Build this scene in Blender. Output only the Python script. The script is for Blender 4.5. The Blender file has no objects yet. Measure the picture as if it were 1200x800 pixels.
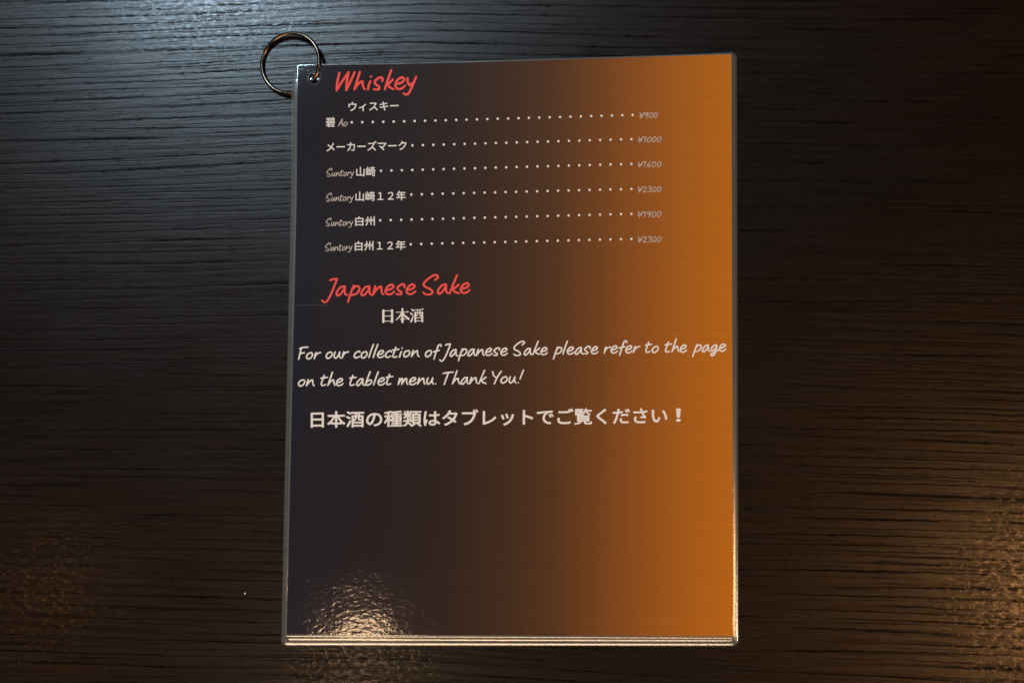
import bpy, bmesh, math, random
import numpy as np
from mathutils import Matrix, Vector
random.seed(7)
SC = bpy.context.scene
COL = SC.collection

# ------------------------------------------------------------------ camera
FOC = 50.0
FPX = 1200 * FOC / 36.0                      # the photograph is 1200 px wide
A, B = math.radians(5.0), math.radians(5.0)
R = (Matrix.Rotation(B, 3, 'Y') @ Matrix.Rotation(A, 3, 'X'))
DIST = 0.684
CAM = R @ Vector((0, 0, DIST))
cd = bpy.data.cameras.new('camera')
cam = bpy.data.objects.new('camera', cd)
COL.objects.link(cam)
cam.matrix_world = Matrix.Translation(CAM) @ R.to_4x4()
cd.sensor_fit = 'HORIZONTAL'; cd.sensor_width = 36; cd.lens = FOC
cd.clip_start = 0.02; cd.clip_end = 50
SC.camera = cam

def at(px, py, z=0.0):
    """point of the plane z metres above the table seen at a place of the photograph"""
    d = R @ Vector(((px - 600) / FPX, -(py - 400) / FPX, -1.0))
    t = (z - CAM.z) / d.z
    return CAM + d * t

# ------------------------------------------------------------------ light
w = bpy.data.worlds.new("World"); SC.world = w; w.use_nodes = True
bg = w.node_tree.nodes['Background']
bg.inputs[0].default_value = (1.0, 0.80, 0.62, 1); bg.inputs[1].default_value = 0.012
SC.view_settings.view_transform = 'Standard'; SC.view_settings.look = 'None'
SC.view_settings.exposure = 0.0; SC.view_settings.gamma = 1.0

def lamp(name, loc, target, size, power, color, sy=None, shape='DISK'):
    l = bpy.data.lights.new(name, 'AREA'); l.shape = shape
    l.size = size
    if sy: l.size_y = sy
    l.energy = power; l.color = color
    o = bpy.data.objects.new(name, l); COL.objects.link(o)
    o.location = loc
    o.rotation_euler = (Vector(target) - Vector(loc)).to_track_quat('-Z', 'Y').to_euler()
    return o

def mirrored(px, py, h):
    """where a lamp h metres above the table hangs when its reflection shows at a place of the photograph"""
    p = at(px, py)
    k = h / CAM.z
    return Vector((p.x + (p.x - CAM.x) * k, p.y + (p.y - CAM.y) * k, h))

COOL = (0.62, 0.83, 1.0); WARM = (1.0, 0.45, 0.15)
lamp('window_light', mirrored(285, -100, 1.3), (0, 0, 0), 0.38, 13.5, COOL, 0.20, 'ELLIPSE')
lamp('pendant_light', mirrored(424, 774, 1.25), (0, 0, 0), 0.07, 0.46, (1.0, .64, .37))
lamp('pendant_light', mirrored(62, 688, 1.25), (0, 0, 0), 0.045, 0.15, WARM)
lamp('pendant_light', mirrored(1235, 700, 1.25), (0, 0, 0), 0.16, 2.3, WARM)
lamp('added_warm_light', (-0.22, -1.15, 1.1), (0, 0, 0), 1.05, 14.0, (1.0, 0.69, 0.43), 0.5, 'RECTANGLE')  # unseen warm light, added to brighten the print and the lower film edges
lamp('ceiling_light', (1.5, -0.5, 1.3), (0, 0, 0), 0.35, 9.0, (1.0, 0.69, 0.43))

# ------------------------------------------------------------------ node helpers
def new_mat(name):
    m = bpy.data.materials.new(name); m.use_nodes = True
    nt = m.node_tree
    return m, nt, nt.nodes['Principled BSDF']

class N:
    def __init__(s, nt): s.nt = nt
    def node(s, t, **kw):
        n = s.nt.nodes.new(t)
        for k, v in kw.items(): setattr(n, k, v)
        return n
    def link(s, a, b): s.nt.links.new(a, b)
    def math(s, op, a, b=None, c=None, clamp=False):
        n = s.node('ShaderNodeMath', operation=op); n.use_clamp = clamp
        for i, v in enumerate((a, b, c)):
            if v is None: continue
            if isinstance(v, (int, float)): n.inputs[i].default_value = v
            else: s.link(v, n.inputs[i])
        return n.outputs[0]
    def noise(s, vec, scale, detail=2, rough=.5, dist=0):
        n = s.node('ShaderNodeTexNoise')
        s.link(vec, n.inputs['Vector']); n.inputs['Scale'].default_value = scale
        n.inputs['Detail'].default_value = detail; n.inputs['Roughness'].default_value = rough
        n.inputs['Distortion'].default_value = dist
        return n.outputs['Fac']
    def scaled(s, vec, sc, loc=(0, 0, 0)):
        n = s.node('ShaderNodeMapping'); n.inputs['Scale'].default_value = sc
        n.inputs['Location'].default_value = loc
        s.link(vec, n.inputs['Vector']); return n.outputs[0]
    def ramp(s, fac, stops, interp='LINEAR'):
        n = s.node('ShaderNodeValToRGB'); n.color_ramp.interpolation = interp
        e = n.color_ramp.elements
        while len(e) > len(stops): e.remove(e[-1])
        while len(e) < len(stops): e.new(0.5)
        for el, (p, c) in zip(e, stops):
            el.position = p
            el.color = (c, c, c, 1) if isinstance(c, (int, float)) else (*c, 1)
        s.link(fac, n.inputs[0]); return n.outputs[0]
    def bump(s, h, strength, dist, normal=None):
        n = s.node('ShaderNodeBump'); n.inputs['Strength'].default_value = strength
        n.inputs['Distance'].default_value = dist; s.link(h, n.inputs['Height'])
        if normal: s.link(normal, n.inputs['Normal'])
        return n.outputs[0]

# ------------------------------------------------------------------ wood laminate of the table
def wood_material():
    m, nt, p = new_mat('dark_wood_laminate'); g = N(nt)
    tc = g.node('ShaderNodeTexCoord').outputs['Object']
    sep = g.node('ShaderNodeSeparateXYZ'); g.link(tc, sep.inputs[0])
    # the grain runs along x, bends gently and wavers finely
    bend = g.noise(g.scaled(tc, (2.2, 2.6, 1)), 1.0, 1)
    waver = g.noise(g.scaled(tc, (130, 260, 1)), 1.0, 3, .6)
    tilt = g.math('MULTIPLY', g.math('MAXIMUM', sep.outputs[0], -0.05), 0.035)
    y = g.math('ADD', sep.outputs[1], g.math('MULTIPLY', g.math('SUBTRACT', bend, .5), .014))
    y = g.math('ADD', y, tilt)
    y = g.math('ADD', y, g.math('MULTIPLY', g.math('SUBTRACT', waver, .5), .0016))
    comb = g.node('ShaderNodeCombineXYZ'); g.link(sep.outputs[0], comb.inputs[0]); g.link(y, comb.inputs[1])
    v = comb.outputs[0]
    # long dark pores lying one beside the other at uneven distances
    def lines(per, wx, wy, amp, lo, hi, off):
        wob = g.noise(g.scaled(v, (wx, wy, 1), off), 1.0, 2, .5)
        ph = g.math('ADD', g.math('MULTIPLY', v_y, per), g.math('MULTIPLY', wob, amp))
        fr = g.math('ABSOLUTE', g.math('SUBTRACT', g.math('FRACT', ph), .5))
        return g.ramp(fr, [(0.0, 1.0), (lo, .75), (hi, 0.0)])
    v_y = y
    gate = g.ramp(g.noise(g.scaled(v, (13, 170, 1), (3, 7, 0)), 1.0, 2), [(0.28, 0.0), (0.54, 1.0)])
    gate2 = g.ramp(g.noise(g.scaled(v, (24, 300, 1), (6, 1, 0)), 1.0, 2), [(0.44, 0.0), (0.62, .8)])
    l1 = g.math('MULTIPLY', lines(225, 1.8, 45, 3.2, .05, .14, (0, 3, 0)), gate)
    l2 = g.math('MULTIPLY', lines(390, 3.0, 70, 2.6, .06, .20, (5, 1, 0)), gate2)
    pores = g.math('MULTIPLY', g.math('MAXIMUM', l1, l2), .70)
    # finer, shorter ones
    n2 = g.noise(g.scaled(v, (16, 520, 1), (1, 5, 0)), 1.0, 3, .6)
    fine = g.ramp(n2, [(0.34, 1.0), (0.50, 0.25), (0.66, 0.0)])
    # broken cross flecks, as embossed laminate has
    n3 = g.noise(g.scaled(v, (190, 360, 1), (9, 2, 0)), 1.0, 3, .65, .4)
    fleck = g.ramp(n3, [(0.30, 1.0), (0.47, 0.0)])
    h = g.math('ADD', g.math('MULTIPLY', pores, -1.0), g.math('MULTIPLY', fine, -.50))
    h = g.math('ADD', h, g.math('MULTIPLY', fleck, -.42))
    grit = g.noise(tc, 1500, 2, .6)
    nrm = g.bump(h, 1.0, .000038)
    nrm = g.bump(grit, 0.4, .00006, nrm)
    big = g.noise(g.scaled(v, (5, 9, 1), (4, 4, 0)), 1.0, 3)
    tone = g.math('ADD', g.math('MULTIPLY', big, .5), g.math('MULTIPLY', n2, .5))
    col = g.ramp(tone, [(0.30, (.0034, .0021, .0012)), (0.5, (.0076, .0036, .0017)), (0.72, (.0130, .0062, .0028))])
    mix = g.node('ShaderNodeMix', data_type='RGBA'); g.link(pores, mix.inputs[0])
    g.link(col, mix.inputs[6]); mix.inputs[7].default_value = (.0012, .0009, .0007, 1)
    g.link(mix.outputs[2], p.inputs['Base Color'])
    # worn and matter in soft patches
    patch = g.noise(g.scaled(tc, (16, 20, 1), (2, 8, 0)), 1.0, 3, .6)
    rough = g.math('ADD', g.math('MULTIPLY', patch, .09), .245)
    rough = g.math('ADD', rough, g.math('MULTIPLY', pores, .25))
    g.link(rough, p.inputs['Roughness'])
    spec = g.math('SUBTRACT', .35, g.math('MULTIPLY', pores, .38))
    spec = g.math('SUBTRACT', spec, g.math('MULTIPLY', g.math('ADD', fine, fleck), .10))
    g.link(spec, p.inputs['Specular IOR Level'])
    g.link(nrm, p.inputs['Normal'])
    # thin lacquer with a grainy face: gives the small sparks in lamp reflections
    spark = g.noise(g.scaled(tc, (560, 760, 500)), 1.0, 3, .7)
    worn = g.noise(g.scaled(tc, (330, 480, 300), (2, 2, 0)), 1.0, 3, .65)
    g.link(g.math('MULTIPLY', g.ramp(worn, [(.47, 0.0), (.66, 1.0)]), .34), p.inputs['Coat Weight'])
    p.inputs['Coat Roughness'].default_value = .05
    g.link(g.bump(spark, .6, .00010), p.inputs['Coat Normal'])
    return m

# ------------------------------------------------------------------ laminated page materials
def film_bump(g, uvv=None):
    """the fine orange peel of laminating film"""
    tc = g.node('ShaderNodeTexCoord').outputs['Object']
    a = g.noise(g.scaled(tc, (400, 520, 400)), 1.0, 2, .5, .3)
    b = g.noise(tc, 60, 2, .5)
    n = g.bump(b, .4, .00032)
    return g.bump(a, .40, .00011, n)

def coated(name, color, rough=.55):
    m, nt, p = new_mat(name); g = N(nt)
    if isinstance(color, tuple): p.inputs['Base Color'].default_value = (*color, 1)
    else: g.link(color(g), p.inputs['Base Color'])
    p.inputs['Roughness'].default_value = rough
    p.inputs['Specular IOR Level'].default_value = .12
    p.inputs['Coat Weight'].default_value = 1.0
    p.inputs['Coat Roughness'].default_value = .08
    p.inputs['Coat IOR'].default_value = 1.45
    g.link(film_bump(g), p.inputs['Coat Normal'])
    return m

def print_color(g):
    uv = g.node('ShaderNodeUVMap'); uv.uv_map = 'page'
    sep = g.node('ShaderNodeSeparateXYZ'); g.link(uv.outputs[0], sep.inputs[0])
    # faint horizontal banding and mottling of an office printer
    band = g.noise(g.scaled(uv.outputs[0], (1.5, 150, 1)), 1.0, 2)
    mot = g.noise(g.scaled(uv.outputs[0], (260, 330, 1)), 1.0, 2)
    u = g.math('ADD', sep.outputs[0], g.math('MULTIPLY', g.math('SUBTRACT', mot, .5), .045))
    c = g.ramp(u, [(0.0, (.0112, .0108, .0190)), (.06, (.0138, .0108, .0158)), (.20, (.0172, .0115, .0132)), (.36, (.0270, .0150, .0118)),
                   (.50, (.0560, .0255, .0115)), (.60, (.0930, .0375, .0120)), (.70, (.172, .0610, .0120)),
                   (.80, (.285, .0900, .0105)), (.90, (.400, .1240, .0090)), (1.0, (.490, .1520, .0070))])
    k = g.math('ADD', g.math('MULTIPLY', band, .16), .92)
    mix = g.node('ShaderNodeVectorMath', operation='SCALE')
    g.link(c, mix.inputs[0]); g.link(k, mix.inputs['Scale'])
    return mix.outputs[0]

M_PRINT = coated('printed_paper_under_film', print_color)
M_WHITE = coated('cream_print', (.80, .77, .73))
M_RED = coated('red_print', (.86, .095, .08))
M_PALE = coated('thin_cream_print', (.50, .44, .39))
M_BLACK = coated('black_print', (.012, .012, .014))
M_BACK = coated('white_paper_under_film', (.72, .72, .70))

M_LIP, _nt, _p = new_mat('dark_punched_edge')
_p.inputs['Base Color'].default_value = (.02, .019, .02, 1); _p.inputs['Roughness'].default_value = .30
_p.inputs['Specular IOR Level'].default_value = .35

def film_material():
    m = bpy.data.materials.new('clear_laminating_film'); m.use_nodes = True
    nt = m.node_tree; g = N(nt)
    for n in list(nt.nodes):
        if n.type != 'OUTPUT_MATERIAL': nt.nodes.remove(n)
    out = [n for n in nt.nodes][0]
    tr = g.node('ShaderNodeBsdfTransparent'); tr.inputs[0].default_value = (.90, .92, .92, 1)
    df = g.node('ShaderNodeBsdfDiffuse'); df.inputs[0].default_value = (.60, .62, .60, 1)
    gl = g.node('ShaderNodeBsdfGlossy'); gl.inputs['Roughness'].default_value = .17
    a = g.node('ShaderNodeMixShader'); a.inputs[0].default_value = .15
    g.link(tr.outputs[0], a.inputs[1]); g.link(df.outputs[0], a.inputs[2])
    fr = g.node('ShaderNodeFresnel'); fr.inputs[0].default_value = 1.52
    b = g.node('ShaderNodeMixShader')
    g.link(g.math('MULTIPLY', fr.outputs[0], 4.2, clamp=True), b.inputs[0])
    g.link(a.outputs[0], b.inputs[1]); g.link(gl.outputs[0], b.inputs[2])
    g.link(b.outputs[0], out.inputs[0])
    return m
M_FILM = film_material()

def metal(name, col, rough):
    m, nt, p = new_mat(name); g = N(nt)
    tc = g.node('ShaderNodeTexCoord').outputs['Object']
    n = g.noise(tc, 900, 3, .6)
    c = g.ramp(g.noise(tc, 260, 2), [(.35, tuple(x * .55 for x in col)), (.6, col)])
    g.link(c, p.inputs['Base Color'])
    p.inputs['Metallic'].default_value = 1
    g.link(g.math('ADD', g.math('MULTIPLY', n, .14), rough), p.inputs['Roughness'])
    return m
M_BRASS = metal('tarnished_brass', (.17, .125, .088), .13)

# ------------------------------------------------------------------ object helpers
def link_mesh(name, me, mat, parent=None, smooth=True):
    if mat: me.materials.append(mat)
    if smooth:
        for q in me.polygons: q.use_smooth = True
    o = bpy.data.objects.new(name, me); COL.objects.link(o)
    if parent: o.parent = parent
    return o

def mesh(name, verts, faces, mat, parent=None, uv=None, smooth=True):
    me = bpy.data.meshes.new(name); me.from_pydata([tuple(v) for v in verts], [], faces)
    if uv is not None:
        l = me.uv_layers.new(name='page')
        for lp in me.loops: l.data[lp.index].uv = uv[lp.vertex_index]
    me.update()
    return link_mesh(name, me, mat, parent, smooth)

def tag(o, label=None, cat=None, group=None, kind=None):
    if label: o['label'] = label
    if cat: o['category'] = cat
    if group: o['group'] = group
    if kind: o['kind'] = kind
    return o

def empty(name, loc=(0, 0, 0)):
    o = bpy.data.objects.new(name, None); COL.objects.link(o); o.location = loc
    o.empty_display_size = .01
    return o

# ------------------------------------------------------------------ the table
S = .9
TT = .03
bm = bmesh.new()
bmesh.ops.create_cube(bm, size=1, matrix=Matrix.Translation((0, 0, -TT / 2)) @ Matrix.Diagonal((S * 2, S * 1.4, TT, 1)))
bmesh.ops.bevel(bm, geom=list(bm.edges), offset=.002, segments=2, affect='EDGES')
me = bpy.data.meshes.new('table'); bm.to_mesh(me); bm.free()
table = link_mesh('table', me, wood_material(), smooth=False)
tag(table, kind='structure')

# ------------------------------------------------------------------ the pages of the menu
MM = .001
PW, PH = 216.0, 279.0                         # the printed sheet
ZT = 2.4 * MM                                # its face above the table
QUAD = [at(336, 743, ZT), at(859, 745, ZT), at(857, 64, ZT), at(351, 79, ZT)]   # lower left, lower right, upper right, upper left

def bil(q, s, t):
    return (q[0] * (1 - s) + q[1] * s) * (1 - t) + (q[3] * (1 - s) + q[2] * s) * t

HOLE_PX = (370.5, 93.5)
hole_w = at(*HOLE_PX, ZT)
ring_w = at(352, 105, ZT)                     # where the ring slips under the pages
def lift(p):
    """the corner rides up on the ring; the sheet is otherwise very slightly wavy"""
    d2 = (p.x - ring_w.x) ** 2 + (p.y - ring_w.y) ** 2
    z = 3.2 * MM * math.exp(-d2 / (2 * .024 ** 2))
    z += .20 * MM * math.sin(p.x * 31 + 1.0) * math.sin(p.y * 24 + .5)
    return z

def page(u, v, h=0.0):
    """page millimetres, from the lower left corner of the print, into the scene"""
    p = bil(QUAD, u / PW, v / PH)
    return Vector((p.x, p.y, ZT + lift(p) + h * MM))

def to_page(px, py):
    s, t = .5, .5
    tgt = at(px, py, ZT)
    for _ in range(12):
        e = bil(QUAD, s, t) - tgt
        ds = (QUAD[1] - QUAD[0]) * (1 - t) + (QUAD[2] - QUAD[3]) * t
        dt = (QUAD[3] - QUAD[0]) * (1 - s) + (QUAD[2] - QUAD[1]) * s
        det = ds.x * dt.y - ds.y * dt.x
        s -= (e.x * dt.y - e.y * dt.x) / det
        t -= (ds.x * e.y - ds.y * e.x) / det
    return s * PW, t * PH

HU, HV = to_page(*HOLE_PX)
HR = 3.1                                      # radius of the punched hole, mm

def outline(q, z, rad, n=8, edge=60):
    """rounded outline of a quad in the scene, anticlockwise"""
    pts = []
    c = [Vector((p.x, p.y)) for p in q]
    for i in range(4):
        a, b, d = c[i - 1], c[i], c[(i + 1) % 4]
        e1 = (a - b).normalized(); e2 = (d - b).normalized()
        ctr = b + (e1 + e2) * rad
        for k in range(n + 1):
            th = math.pi / 2 * k / n
            pts.append(ctr - e2 * rad * math.cos(th) - e1 * rad * math.sin(th))
        p0 = pts[-1]; p1 = d + (b - d).normalized() * rad
        for k in range(1, edge): pts.append(p0.lerp(p1, k / edge))
    return pts

def outset(q, l, b, r, t):
    """move the four sides of a quad outwards (millimetres: left, bottom, right, top)"""
    c = [Vector((p.x, p.y)) for p in q]
    amt = [b, r, t, l]; lines = []
    for i in range(4):
        p, d = c[i], (c[(i + 1) % 4] - c[i]).normalized()
        nrm = Vector((d.y, -d.x)); lines.append((p + nrm * amt[i] * MM, d))
    out = []
    for i in range(4):
        (p, d), (r_, e) = lines[i - 1], lines[i]
        k = ((r_.x - p.x) * e.y - (r_.y - p.y) * e.x) / (d.x * e.y - d.y * e.x)
        out.append(p + d * k)
    return [Vector((p.x, p.y, 0)) for p in out]

def film_rim(name, parent, inner_q, outer_q, z, thick, rad, mat, drop=.5):
    """the clear border of a laminated page: flat beside the paper, pressed thinner, rounded over at the cut"""
    outp = outline(outer_q, z, rad * MM)
    ic = [Vector((p.x, p.y)) for p in inner_q]
    ctr = sum(ic, Vector((0, 0))) / 4
    def inside(p):
        for _ in range(2):
            for i in range(4):
                a, b = ic[i], ic[(i + 1) % 4]
                d = (b - a).normalized(); nrm = Vector((-d.y, d.x))
                k = (p - a).dot(nrm)
                if k < 0: p = p - nrm * k
        return p
    inp = [inside(p) for p in outp]
    prof = [(0.0, 0.0), (.2, -.03 * drop), (.4, -.10 * drop), (.6, -.23 * drop), (.78, -.41 * drop), (.90, -.60 * drop), (.97, -.80 * drop), (1.0, -1.0 * drop), (.995, -thick)]
    vs = []; n = len(outp)
    for a, b in zip(inp, outp):
        for s, h in prof:
            p = a.lerp(b, s)
            wv = .02 * math.sin(b.x * 60 + b.y * 50) + .012 * math.sin(b.x * 141 - b.y * 107)
            vs.append(Vector((p.x, p.y, z + lift(p) + (h + wv * (s > .05)) * MM)))
    m_ = len(prof); fs = []
    for i in range(n):
        j = (i + 1) % n
        for k in range(m_ - 1):
            fs.append((i * m_ + k, i * m_ + k + 1, j * m_ + k + 1, j * m_ + k))
    return mesh(name, vs, fs, mat, parent)

def lower_sheet(name, parent, q, z, mat):
    """inner paper of a page that lies under another: dips a hair so that it never touches the one above"""
    c = [Vector((p.x, p.y, 0)) for p in q]; NX, NY = 44, 56
    vs, uv, fs = [], [], []
    for j in range(NY + 1):
        for i in range(NX + 1):
            p = bil(c, i / NX, j / NY)
            vs.append(Vector((p.x, p.y, z + lift(p) - .03 * MM)))
            uv.append((i / NX, j / NY))
    for j in range(NY):
        for i in range(NX):
            a = j * (NX + 1) + i
            # the punched hole goes through every page
            cx = (vs[a].x + vs[a + NX + 2].x) / 2 - hole_w.x; cy = (vs[a].y + vs[a + NX + 2].y) / 2 - hole_w.y
            if cx * cx + cy * cy < (4.2 * MM) ** 2: continue
            fs.append((a, a + 1, a + NX + 2, a + NX + 1))
    return mesh(name, vs, fs, mat, parent, uv)

menu = empty('laminated_menu', (at(600, 410).x, at(600, 410).y, 0))
tag(menu, 'glossy laminated drinks menu fading from dark navy to orange, lying on the dark wood table', 'menu')
bpy.context.view_layer.update()
base_inv = Matrix.Translation(-menu.location)
def own(o, parent=menu):
    """parent to a thing or part whose origin is not the scene's"""
    o.parent = parent
    return o

# the front page: printed sheet with a punched hole
def printed_sheet():
    us = list(np.linspace(0, PW, 73)); vsr = list(np.linspace(0, PH, 94))
    # snap grid lines to a square round the hole
    B_ = 5.2
    u0, u1, v0, v1 = HU - B_, HU + B_, HV - B_, HV + B_
    us = sorted([x for x in us if not (u0 - 1 < x < u1 + 1)] + [u0, u1])
    vsr = sorted([x for x in vsr if not (v0 - 1 < x < v1 + 1)] + [v0, v1])
    vs, uv, fs = [], [], []
    for v in vsr:
        for u in us: vs.append(page(u, v)); uv.append((u / PW, v / PH))
    nx = len(us)
    for j in range(len(vsr) - 1):
        for i in range(nx - 1):
            if abs(us[i] - u0) < 1e-6 and abs(vsr[j] - v0) < 1e-6: continue
            a = j * nx + i; fs.append((a, a + 1, a + nx + 1, a + nx))
    iu, jv = us.index(u0), vsr.index(v0)
    corner = [jv * nx + iu, jv * nx + iu + 1, (jv + 1) * nx + iu + 1, (jv + 1) * nx + iu]
    # fan from the square's sides to the round hole (48 points); corners at odd eighths
    K = 48; first = len(vs)
    for k in range(K):
        th = 2 * math.pi * k / K - 3 * math.pi / 4
        u, v = HU + HR * math.cos(th), HV + HR * math.sin(th)
        vs.append(page(u, v)); uv.append((u / PW, v / PH))
    for side in range(4):
        a, b = corner[side], corner[(side + 1) % 4]
        k0 = side * 12
        for k in range(12):
            i0, i1 = first + (k0 + k) % K, first + (k0 + k + 1) % K
            if k < 6: fs.append((a, i1, i0))
            else: fs.append((b, i1, i0))
        fs.append((a, b, first + (k0 + 6) % K))
    return mesh('printed_sheet', vs, fs, M_PRINT, None, uv)
front = printed_sheet(); 
front.parent = menu; front.matrix_parent_inverse = base_inv

def under(o, parent=None):
    o.parent = parent or menu
    if parent is None: o.matrix_parent_inverse = base_inv
    return o

under(film_rim('film_border', None, QUAD, outset(QUAD, .75, 1.25, .75, .8), ZT, .42, 1.4, M_FILM, .34))

# hole: the cut wall of the film and the crinkled lip round it
vs, fs = [], []
K = 40
for k in range(K):
    th = 2 * math.pi * k / K
    for r, h in ((HR + .45, .008), (HR + .25, .05 + .02 * math.sin(7 * th)), (HR + .05, .07 + .03 * math.sin(5 * th + 1)), (HR - .12, .02), (HR - .14, -1.0)):
        rr = r + .10 * math.sin(3 * th + .6)
        vs.append(page(HU + rr * math.cos(th), HV + rr * math.sin(th), h))
for k in range(K):
    j = (k + 1) % K
    for q in range(4): fs.append((k * 5 + q, k * 5 + q + 1, j * 5 + q + 1, j * 5 + q))
under(mesh('hole_lip', vs, fs, M_LIP))

# the pages under it, each a film border round its paper
def quad_px(z, *pts): return [Vector((at(x, y, z).x, at(x, y, z).y, 0)) for x, y in pts]
z2, z3 = 1.72 * MM, 1.05 * MM
q2 = quad_px(z2, (333.2, 750.5), (864.0, 751.8), (861.8, 61.5), (346.0, 82.5))
q3 = quad_px(z3, (328.8, 756.8), (866.0, 757.2), (863.6, 60.0), (343.0, 90.5))
for q, z in ((q2, z2), (q3, z3)):
    inner = outset(q, -3.1, -3.1, -3.1, -3.1)
    bk = under(lower_sheet('printed_sheet', None, inner, z, M_PRINT))
    fb = under(film_rim('film_border', None, inner, q, z, (.80 if q is q2 else 1.02), 3.0, M_FILM, (.62 if q is q2 else .90)))

# ------------------------------------------------------------------ writing on the front page
def on_page(name, verts, faces, mat, h=.035):
    """verts are in photograph units (right, down) on the page"""
    out = []
    for x, y in verts:
        u, v = to_page(x, y); out.append(page(u, v, h))
    # faces wound to look up
    return mesh_up(name, out, faces, mat)

def mesh_up(name, verts, faces, mat):
    fs = []
    for f in faces:
        a, b, c = (verts[i] for i in f[:3])
        up = (b - a).cross(c - a).z
        fs.append(tuple(f) if up > 0 else tuple(reversed(f)))
    o = mesh(name, verts, fs, mat)
    o.parent = front
    return o

def filled(loops):
    """fill closed loops (holes included) with triangles"""
    from mathutils.geometry import delaunay_2d_cdt
    vs, es = [], []
    for lp in loops:
        b = len(vs); n = len(lp)
        vs += [Vector(p) for p in lp]; es += [(b + k, b + (k + 1) % n) for k in range(n)]
    r = delaunay_2d_cdt(vs, es, [], 1, 1e-7)
    pts = np.array([(p.x, p.y) for p in r[0]]); tri = np.array([tuple(f) for f in r[2]])
    c = pts[tri].mean(1)
    A_ = np.array([vs[a][:] for a, b in es]); B_ = np.array([vs[b][:] for a, b in es])
    keep = []
    for k in range(len(tri)):                 # inside by the even-odd rule
        x, y = c[k]
        m = (A_[:, 1] > y) != (B_[:, 1] > y)
        xs = A_[m, 0] + (y - A_[m, 1]) / (B_[m, 1] - A_[m, 1]) * (B_[m, 0] - A_[m, 0])
        if (xs > x).sum() % 2: keep.append(tuple(int(q) for q in tri[k]))
    return [tuple(p) for p in pts], keep

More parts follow.
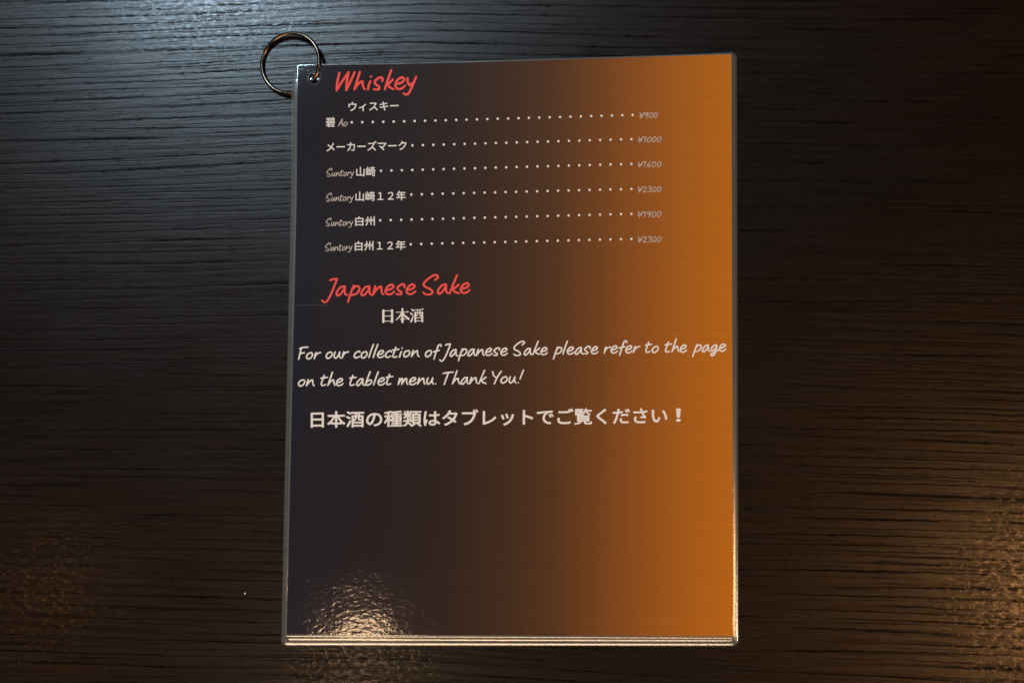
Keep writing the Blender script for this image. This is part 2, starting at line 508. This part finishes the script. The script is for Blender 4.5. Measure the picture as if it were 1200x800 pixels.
# brush hand: strokes in units of the x-height, y up
G = {
'J': ([[(.15,1.62),(.45,1.74),(.85,1.76)], [(.85,1.76),(.5,.85),(.12,0),(-.25,-.6),(-.5,-.7),(-.75,-.5)]], .70),
'a': ([[(.89,.96),(.5,.85),(.13,.38),(.10,.05),(.36,.02),(.76,.48),(.96,.93)], [(.96,.93),(.92,.4),(1.0,.1),(1.2,.03)]], 1.25),
'p': ([[(.62,1.05),(.4,.5),(.15,-.2),(.0,-.68)], [(.45,.6),(.8,.98),(1.18,.9),(1.18,.55),(.85,.17),(.38,.05)]], 1.33),
'n': ([[(.3,.93),(.15,.45),(.05,.03)], [(.08,.12),(.5,.65),(.88,.88),(.93,.6),(.97,.2),(1.12,.04)]], 1.28),
'e': ([[(.2,.46),(.65,.58),(.92,.85),(.7,1.05),(.28,.82),(.06,.35),(.28,.03),(.68,.07),(.98,.3)]], 1.12),
's': ([[(.92,.78),(.92,1.05),(.62,1.08),(.22,.78),(.25,.52),(.6,.25),(.52,.03),(.08,.06)]], 1.08),
'S': ([[(1.3,1.5),(1.62,1.78),(1.4,2.02),(.85,1.82),(.17,1.22),(.2,.85),(.8,.52),(1.03,.2),(.8,-.02),(.35,-.02),(.05,.17)]], 1.5),
'k': ([[(.85,1.95),(.42,.95),(.05,.03)], [(1.02,.95),(.6,.62),(.25,.45)], [(.38,.5),(.6,.2),(1.02,.03)]], 1.15),
'W': ([[(.42,1.55),(.2,.75),(.1,.0)], [(.1,.0),(.7,.85),(1.28,1.6)], [(1.28,1.6),(1.1,.8),(1.0,.0)], [(1.0,.0),(1.45,.8),(1.85,1.6)]], 1.72),
'h': ([[(.72,1.95),(.38,.95),(.05,.03)], [(.1,.15),(.5,.65),(.86,.82),(.9,.45),(1.06,.04)]], 1.2),
'i': ([[(.36,.85),(.18,.4),(.08,.03)], [(.48,1.33),(.5,1.36)]], .62),
'y': ([[(.12,.95),(.14,.55),(.32,.32),(.55,.5)], [(.95,1.05),(.58,.3),(.2,-.38),(-.05,-.52),(-.3,-.42)]], 1.05),
'F': ([[(.42,1.68),(.2,.8),(.02,-.02)], [(.2,1.55),(.7,1.70),(1.38,1.74)], [(.2,.80),(.5,.88),(.85,.92)]], 1.08),
'o': ([[(.72,.93),(.28,.75),(.06,.3),(.28,.02),(.7,.2),(.93,.62),(.8,.92),(.62,.9)]], 1.12),
'r': ([[(.3,.93),(.15,.45),(.05,.03)], [(.1,.25),(.45,.75),(.98,.93)]], .98),
'u': ([[(.25,.93),(.07,.4),(.25,.04),(.6,.3),(.9,.93)], [(.9,.93),(.82,.35),(1.0,.03)]], 1.18),
'c': ([[(.92,.82),(.8,.98),(.35,.78),(.07,.3),(.3,.02),(.85,.2)]], 1.02),
'l': ([[(.72,1.92),(.35,.95),(.05,.03)]], .62),
't': ([[(.55,1.5),(.28,.75),(.12,.2),(.33,.02),(.7,.15)], [(.1,1.08),(.5,1.13),(1.0,1.2)]], .98),
'f': ([[(1.22,1.5),(1.12,1.76),(.82,1.6),(.48,.7),(.15,-.35)], [(.1,.72),(.5,.82),(.95,.93)]], .98),
'g': ([[(.88,.93),(.45,.85),(.12,.42),(.25,.1),(.6,.3),(.92,.9)], [(.92,.9),(.75,.1),(.42,-.52),(.12,-.62),(.06,-.38),(.5,-.12),(1.1,.18)]], 1.2),
'm': ([[(.28,.93),(.15,.45),(.05,.03)], [(.08,.15),(.45,.78),(.68,.88),(.62,.45),(.55,.05)], [(.58,.15),(1.0,.78),(1.22,.88),(1.22,.4),(1.38,.04)]], 1.58),
'b': ([[(.75,1.95),(.35,.95),(.1,.12),(.45,.03),(.88,.35),(.85,.72),(.52,.7),(.25,.42)]], 1.15),
'T': ([[(.0,1.58),(.6,1.68),(1.4,1.74)], [(.72,1.68),(.4,.8),(.1,-.05)]], 1.2),
'Y': ([[(.12,1.72),(.25,1.15),(.58,.85)], [(1.3,1.75),(.78,.95),(.3,-.08)]], 1.2),
'A': ([[(.0,.0),(.5,.9),(.98,1.7)], [(.98,1.7),(.95,.8),(1.0,.0)], [(.35,.55),(.95,.62)]], 1.2),
'!': ([[(.92,1.9),(.65,1.2),(.42,.6)], [(.16,.06),(.18,.08)]], .8),
'.': ([[(.12,.06),(.14,.07)]], .5),
' ': ([], .62),
'0': ([[(.72,1.45),(.25,1.05),(.1,.4),(.33,.03),(.75,.35),(.95,1.0),(.72,1.45)]], 1.12),
'1': ([[(.15,1.2),(.6,1.48),(.42,.75),(.28,.0)]], .8),
'2': ([[(.2,1.2),(.55,1.48),(.85,1.28),(.6,.7),(.05,.05)], [(.05,.05),(.5,.08),(.9,.05)]], 1.08),
'3': ([[(.2,1.35),(.6,1.48),(.85,1.22),(.45,.85)], [(.45,.85),(.8,.6),(.68,.15),(.1,.02)]], 1.05),
'6': ([[(.82,1.48),(.35,.95),(.13,.35),(.4,.03),(.75,.3),(.62,.68),(.25,.5)]], 1.05),
'9': ([[(.92,1.35),(.55,1.45),(.2,1.1),(.4,.78),(.78,1.05),(.95,1.42)], [(.95,1.42),(.72,.7),(.48,-.08)]], 1.08),
'\u00a5': ([[(.12,1.5),(.3,1.05),(.6,.8)], [(1.2,1.55),(.72,.9),(.3,-.05)], [(.1,.75),(.95,.85)], [(.05,.42),(.85,.52)]], 1.15),
}
# wider, shorter ascenders of the heading
HEAD = dict(G)
HEAD['h'] = ([[(.62,1.6),(.33,.8),(.05,.03)], [(.1,.12),(.45,.55),(.82,.75),(.85,.42),(1.0,.05)]], 1.22)
HEAD['k'] = ([[(.72,1.75),(.36,.88),(.05,.03)], [(.82,.90),(.5,.6),(.22,.42)], [(.32,.46),(.55,.2),(.88,.03)]], 1.0)
HEAD['i'] = ([[(.36,.75),(.2,.4),(.1,.03)], [(.44,1.18),(.46,1.2)]], .58)

def spline_pts(c, step=.05):
    """Catmull-Rom through the control points"""
    if len(c) == 2: return [np.array(c[0]), np.array(c[1])]
    p = [np.array(q, float) for q in c]
    p = [2 * p[0] - p[1]] + p + [2 * p[-1] - p[-2]]
    out = []
    for i in range(1, len(p) - 2):
        n = max(3, int(np.linalg.norm(p[i + 1] - p[i]) / step))
        for k in range(n):
            t = k / n
            out.append(.5 * (2 * p[i] + (p[i + 1] - p[i - 1]) * t + (2 * p[i - 1] - 5 * p[i] + 4 * p[i + 1] - p[i + 2]) * t * t
                       + (3 * p[i] - p[i - 1] - 3 * p[i + 1] + p[i + 2]) * t ** 3))
    out.append(p[-2]); return out

def ink_loops(segs, cell, solid=()):
    """union of round-ended strokes (x0,y0,r0,x1,y1,r1) as closed outlines, by marching squares"""
    sg = np.array(segs); m = sg[:, [2, 5]].max() + cell * 3
    x0, y0 = min(sg[:, 0].min(), sg[:, 3].min()) - m, min(sg[:, 1].min(), sg[:, 4].min()) - m
    x1, y1 = max(sg[:, 0].max(), sg[:, 3].max()) + m, max(sg[:, 1].max(), sg[:, 4].max()) + m
    nx, ny = int((x1 - x0) / cell) + 2, int((y1 - y0) / cell) + 2
    F = np.full((ny, nx), 9.0)
    for ax, ay, ar, bx, by, br in segs:
        r = max(ar, br) + cell * 2
        i0, i1 = int((min(ax, bx) - r - x0) / cell), int((max(ax, bx) + r - x0) / cell) + 2
        j0, j1 = int((min(ay, by) - r - y0) / cell), int((max(ay, by) + r - y0) / cell) + 2
        i0, j0 = max(i0, 0), max(j0, 0)
        X = x0 + np.arange(i0, min(i1, nx)) * cell; Y = y0 + np.arange(j0, min(j1, ny)) * cell
        X, Y = np.meshgrid(X, Y)
        dx, dy = bx - ax, by - ay; L = dx * dx + dy * dy + 1e-12
        t = np.clip(((X - ax) * dx + (Y - ay) * dy) / L, 0, 1)
        d = np.hypot(X - ax - t * dx, Y - ay - t * dy) - (ar + (br - ar) * t)
        S_ = F[j0:j0 + X.shape[0], i0:i0 + X.shape[1]]; np.minimum(S_, d, out=S_)
    for t in solid:
        t = np.array(t); i0, j0 = ((t.min(0) - (x0, y0)) / cell).astype(int); i1, j1 = ((t.max(0) - (x0, y0)) / cell).astype(int) + 2
        X, Y = np.meshgrid(x0 + np.arange(i0, i1) * cell, y0 + np.arange(j0, j1) * cell)
        sg_ = [(t[(k + 1) % 3][0] - t[k][0]) * (Y - t[k][1]) - (t[(k + 1) % 3][1] - t[k][1]) * (X - t[k][0]) for k in range(3)]
        ins = ((sg_[0] >= 0) & (sg_[1] >= 0) & (sg_[2] >= 0)) | ((sg_[0] <= 0) & (sg_[1] <= 0) & (sg_[2] <= 0))
        S_ = F[j0:j1, i0:i1]; S_[ins] = np.minimum(S_[ins], -cell)
    F[F == 0] = 1e-6
    nxt = {}
    def eh(i, j): t = F[j, i] / (F[j, i] - F[j, i + 1]); return (x0 + (i + t) * cell, y0 + j * cell)
    def ev(i, j): t = F[j, i] / (F[j, i] - F[j + 1, i]); return (x0 + i * cell, y0 + (j + t) * cell)
    I = F < 0
    code = I[:-1, :-1] * 1 + I[:-1, 1:] * 2 + I[1:, 1:] * 4 + I[1:, :-1] * 8
    T = {1: 'LB', 2: 'BR', 3: 'LR', 4: 'RT', 6: 'BT', 7: 'LT', 8: 'TL', 9: 'TB', 11: 'TR', 12: 'RL', 13: 'RB', 14: 'BL'}
    T[5] = 'LBRT'; T[10] = 'BRTL'
    pos = {}
    for j, i in zip(*np.nonzero((code > 0) & (code < 15))):
        s = T[int(code[j, i])]
        def key(c):
            k = {'B': ('h', i, j), 'T': ('h', i, j + 1), 'L': ('v', i, j), 'R': ('v', i + 1, j)}[c]
            if k not in pos: pos[k] = eh(k[1], k[2]) if k[0] == 'h' else ev(k[1], k[2])
            return k
        for q in range(0, len(s), 2): nxt[key(s[q])] = key(s[q + 1])
    loops = []
    while nxt:
        k = next(iter(nxt)); lp = []
        while k in nxt:
            lp.append(pos[k]); k = nxt.pop(k)
        if len(lp) > 5: loops.append(lp)
    return loops

def brush_line(name, text, p0, p1, xh, rad, mat, font=G, space=.62):
    """p0, p1: photograph places of the ink's left and right ends on the baseline; xh: x-height there"""
    strokes, x = [], 0
    rnd = random.Random(text)
    for ch in text:
        st, adv = font[ch]
        if ch == ' ': adv = space
        jy = rnd.uniform(-.03, .03)
        for s in st: strokes.append([(x + a, b + jy) for a, b in s])
        x += adv
    xs = [a for s in strokes for a, b in s]; lo, hi = min(xs) - rad, max(xs) + rad
    L = math.hypot(p1[0] - p0[0], p1[1] - p0[1]); kx = L / (hi - lo)
    ex = ((p1[0] - p0[0]) / L, (p1[1] - p0[1]) / L)
    segs = []
    for s in strokes:
        pts = spline_pts(s); n = len(pts)
        r = [rad * (1.0 + .10 * math.sin(k / max(1, n - 1) * math.pi) - .10 * (k / max(1, n - 1))) for k in range(n)]
        for a in range(n - 1):
            # the nib keeps its width while the letters are fitted
            segs.append(((pts[a][0] - lo) * kx, pts[a][1] * xh, r[a] * xh, (pts[a + 1][0] - lo) * kx, pts[a + 1][1] * xh, r[a + 1] * xh))
    v, f = filled(ink_loops(segs, max(.10, rad * xh * .22)))
    return on_page(name, [(p0[0] + ex[0] * a + ex[1] * b, p0[1] + ex[1] * a - ex[0] * b) for a, b in v], f, mat)

def type_line(name, text, x0, x1, yc0, yc1, height, mat, bold=.02):
    """x0..x1: ink ends, yc0/yc1: middle height at either end, height: ink height (photograph units)"""
    cu = bpy.data.curves.new('type', 'FONT'); cu.body = text; cu.size = 1; cu.resolution_u = 3
    o = bpy.data.objects.new('type', cu); COL.objects.link(o)
    dg = bpy.context.evaluated_depsgraph_get(); dg.update()
    me = bpy.data.meshes.new_from_object(o.evaluated_get(dg))
    v = [(q.co.x, q.co.y) for q in me.vertices]; f = [tuple(p.vertices) for p in me.polygons]
    bpy.data.objects.remove(o); bpy.data.curves.remove(cu); bpy.data.meshes.remove(me)
    # the edges used by one triangle only are the outline: swell it for the heavy weight
    cnt = {}
    for t in f:
        for q in range(len(t)):
            e = (t[q], t[(q + 1) % len(t)]); e = e if e[0] < e[1] else (e[1], e[0]); cnt[e] = cnt.get(e, 0) + 1
    segs = [(*v[a], bold, *v[b], bold) for (a, b), c in cnt.items() if c == 1]
    v, f = filled(ink_loops(segs, .011, [[v[i] for i in t] for t in f]))
    ax = [a for a, b in v]; ay = [b for a, b in v]
    l, r, b, t = min(ax), max(ax), min(ay), max(ay)
    kx = (x1 - x0) / (r - l); ky = height / (t - b); sl = (yc1 - yc0) / (x1 - x0)
    print('TYPE', text, 'aspect', round(kx / ky, 3), len(v))
    return on_page(name, [(x0 + (a - l) * kx, yc0 + sl * (a - l) * kx - (c - (t + b) / 2) * ky) for a, c in v], f, mat, .04)

def dots_line(x0, y0, x1, y1, n):
    vs, fs = [], []
    for k in range(n):
        cx, cy = x0 + (x1 - x0) * k / (n - 1), y0 + (y1 - y0) * k / (n - 1)
        b = len(vs)
        for q in range(12):
            th = q * math.pi / 6; vs.append((cx + 1.42 * math.cos(th), cy + 1.42 * math.sin(th)))
        fs.append(tuple(range(b, b + 12)))
    return on_page('leader_dots', vs, fs, M_WHITE)

brush_line('heading', 'Whiskey', (394.5, 107.6), (489.5, 104.2), 13.0, .100, M_RED, HEAD)
brush_line('heading', 'Japanese Sake', (376.0, 346.6), (551.5, 343.4), 11.0, .104, M_RED)
brush_line('lettering', 'For our collection of Japanese Sake please refer to the page', (349.2, 420.6), (851.5, 411.4), 8.0, .106, M_WHITE, space=.72)
brush_line('lettering', 'on the tablet menu. Thank You!', (349.0, 452.2), (614.5, 448.6), 8.0, .106, M_WHITE, space=.72)
type_line('lettering', 'ウィスキー', 409.2, 467.3, 126.4, 124.4, 10.8, M_WHITE, .015)
rows = [(412.9, 144.3, 741.5, 134.8, 28, '\u00a5900', 749.2, 771.2), (483.4, 170.6, 740, 163.2, 22, '\u00a51000', 747.6, 775.6),
        (446.5, 200.3, 740, 192.2, 25, '\u00a51600', 747.2, 775.4), (482.0, 228.0, 740, 221.5, 22, '\u00a52300', 747.2, 775.4),
        (445.5, 258.2, 740, 250.7, 25, '\u00a51900', 747.2, 775.4), (481.3, 286.2, 740, 280.0, 22, '\u00a52300', 747.2, 775.4)]
for x0, y0, x1, y1, n, pr, a, b in rows:
    dots_line(x0, y0, x1, y1, n)
    brush_line('price', pr, (a, y1 + 4.0), (b, y1 + 3.4), 4.4, .100, M_PALE)
type_line('lettering', '碧', 383.0, 393.6, 144.6, 144.4, 11.2, M_WHITE, .012)
brush_line('lettering', 'Ao', (396.8, 149.0), (408.4, 148.6), 4.9, .10, M_PALE)
type_line('lettering', 'メーカーズマーク', 383.1, 476.5, 172.9, 170.3, 11.0, M_WHITE, .015)
for y, x0, jt, jx0, jx1 in ((207.0, 383.0, '山崎', 417.6, 440.0), (235.8, 382.3, '山崎１２年', 416.6, 475.6),
                            (264.8, 381.8, '白州', 416.2, 439.2), (293.8, 381.0, '白州１２年', 415.7, 475.2)):
    brush_line('lettering', 'Suntory', (x0, y), (x0 + 32.2, y - 1.0), 4.5, .105, M_PALE)
    type_line('lettering', jt, jx0, jx1, y - 5.6, y - 5.6 - (jx1 - jx0) * .018, 11.2, M_WHITE, .013)
type_line('lettering', '日本酒の種類はタブレットでご覧ください', 364.2, 782.2, 491.4, 486.4, 19.6, M_WHITE, .019)
type_line('lettering', '！', 792.0, 798.0, 486.2, 486.0, 15.6, M_WHITE, .022)

# the small line in a Mincho face: heavy uprights, hair-thin bars
def mincho():
    V, H = .085, .028
    def ch(ox, st): return [[(ox + a, b, r) for a, b, r in s] for s in st]
    S_ = []
    S_ += ch(0, [[(.13,.92,V),(.13,.0,V)], [(.82,.92,V),(.82,.0,V)], [(.13,.88,H),(.82,.88,H)], [(.13,.47,H),(.82,.47,H)], [(.13,.07,H),(.82,.07,H)]])
    S_ += ch(1.12, [[(.52,1.02,V*.8),(.52,-.02,V)], [(.02,.76,H),(1.0,.76,H)], [(.92,.80,H*1.8),(1.0,.76,H)],
                    [(.50,.74,V*.8),(.30,.42,V*.7),(.0,.14,H)], [(.55,.74,H),(.72,.45,V*.8),(1.0,.22,V)], [(.34,.20,H),(.72,.20,H*1.3)]])
    S_ += ch(2.26, [[(.10,.98,H),(.22,.88,V*.9)], [(.0,.70,H),(.12,.60,V*.9)], [(.05,.0,V*.7),(.10,.06,V*.8),(.26,.50,H)],
                    [(.34,.93,H),(1.02,.95,H)], [(.40,.72,V*.8),(.40,-.02,V*.8)], [(.95,.72,V*.8),(.95,.0,V*.8)], [(.40,.70,H),(.95,.70,H)],
                    [(.58,.93,H*1.5),(.57,.60,H*1.5),(.50,.42,H)], [(.76,.93,H*1.5),(.76,.48,H*1.5),(.88,.44,H*1.3)], [(.42,.30,H),(.93,.30,H)], [(.42,.06,H),(.93,.06,H)],
                    [(.96,1.0,H*1.6),(1.02,.95,H)]])
    k = 14.8; segs = []
    x0, y0 = 447.3, 377.2
    for s in S_:
        for (a, b, r), (c, d, e) in zip(s[:-1], s[1:]): segs.append((a * k, b * k, r * k, c * k, d * k, e * k))
    v, f = filled(ink_loops(segs, .16))
    return on_page('lettering', [(x0 + a, y0 - b - a * .012) for a, b in v], f, M_WHITE)
mincho()

# the tops of cut-off marks at the foot of the print, and a hair caught above the Sake heading
vs, fs = [], []
for x0, x1, hgt in ((632, 635, 1.0), (637.5, 640.5, 1.8), (643, 646, .9), (648.5, 650.5, .8), (653, 657, 1.2), (659, 663, 1.1)):
    b = len(vs); vs += [(x0, 743.6), (x1, 743.6), (x1 - .5, 743.6 - hgt), (x0 + .4, 743.6 - hgt)]; fs.append((b, b + 1, b + 2, b + 3))
on_page('cut_off_marks', vs, fs, M_BLACK)
vs, fs = [], []
for k in range(9):
    x = 346 + k * 4.6; y = 357.4 + .25 * math.sin(k)
    vs += [(x, y + .22), (x, y - .22)]
    if k: fs.append((2 * k - 2, 2 * k, 2 * k + 1, 2 * k - 1))
on_page('scratch', vs, fs, coated('scratched_film', (.10, .085, .08)))

# ------------------------------------------------------------------ the ring through the corner
WIRE = 1.0 * MM
RC = at(340.6, 74.3, 3 * MM); RC.z = 0
RR = 15.0 * MM
low = (at(305, 80, 0) - at(341.3, 75.5, 0)).normalized()          # the side of the ring that touches the table
tiltang = math.radians(7.5)
side = Vector((-low.y, low.x, 0))
updir = (-low * math.cos(tiltang) + Vector((0, 0, math.sin(tiltang))))
cen = RC + Vector((0, 0, WIRE + RR * math.sin(tiltang)))
def ring_pt(th): return cen + (side * math.sin(th) - updir * math.cos(th)) * RR     # th = 0 is the low point
nrm = side.cross(updir).normalized()
def tube(name, th0, th1, n, rad, parent=None, mat=M_BRASS, cap=True):
    vs, fs = [], []; K = 16
    for i in range(n + 1):
        th = th0 + (th1 - th0) * i / n; p = ring_pt(th); out = (p - cen).normalized()
        r = rad(i / n) if callable(rad) else rad
        for k in range(K):
            a = 2 * math.pi * k / K; vs.append(p + (out * math.cos(a) + nrm * math.sin(a)) * r)
    for i in range(n):
        for k in range(K):
            j = (k + 1) % K; fs.append((i * K + k, i * K + j, (i + 1) * K + j, (i + 1) * K + k))
    fs.append(tuple(range(K))[::-1]); fs.append(tuple(n * K + k for k in range(K)))
    return mesh(name, vs, fs, mat, parent)
ring = empty('binder_ring', (RC.x, RC.y, 0))
tag(ring, 'thin tarnished brass binder ring through the punched corner of the menu', 'ring')
rinv = Matrix.Translation(-ring.location)
def pr(o): o.parent = ring; o.matrix_parent_inverse = rinv; return o
def angle_of(px, py):
    best = min(range(720), key=lambda k: (lambda q: (q.x * 0 + (proj(q)[0] - px) ** 2 + (proj(q)[1] - py) ** 2))(ring_pt(k * math.pi / 360)))
    return best * math.pi / 360
def proj(p):
    q = R.transposed() @ (p - CAM)
    return 600 + FPX * q.x / -q.z, 400 - FPX * q.y / -q.z
hinge, seam = angle_of(374, 77), angle_of(306, 67)
a0, a1 = sorted((hinge, seam)); gp = .012
pr(tube('half_ring', a0 + gp, a1 - gp, 90, WIRE)); pr(tube('half_ring', a1 + gp, a0 + 2 * math.pi - gp, 70, WIRE))
pr(tube('hinge', hinge - .085, hinge + .085, 10, lambda t: WIRE * (1.02 + .26 * math.sin(math.pi * t) ** .35)))
pr(tube('hinge_pin', hinge - .016, hinge + .016, 4, WIRE * 1.36))
pr(tube('clasp', seam - .05, seam + .05, 8, lambda t: WIRE * (1.0 + .09 * math.sin(math.pi * t) ** .5)))
print('RING extents', [tuple(round(c) for c in proj(ring_pt(k * math.pi / 6))) for k in range(12)])

# ------------------------------------------------------------------ a crumb on the table
bm = bmesh.new(); bmesh.ops.create_icosphere(bm, subdivisions=2, radius=.00042)
for v in bm.verts:
    v.co *= random.uniform(.75, 1.15); v.co.y *= 1.5; v.co.z *= .7
me = bpy.data.meshes.new('crumb'); bm.to_mesh(me); bm.free()
m, nt, p = new_mat('pale_crumb'); p.inputs['Base Color'].default_value = (.75, .68, .58, 1); p.inputs['Roughness'].default_value = .5
crumb = link_mesh('crumb', me, m); crumb.location = at(287, 695, .0003)
tag(crumb, 'tiny pale crumb on the bare table left of the menu', 'crumb')
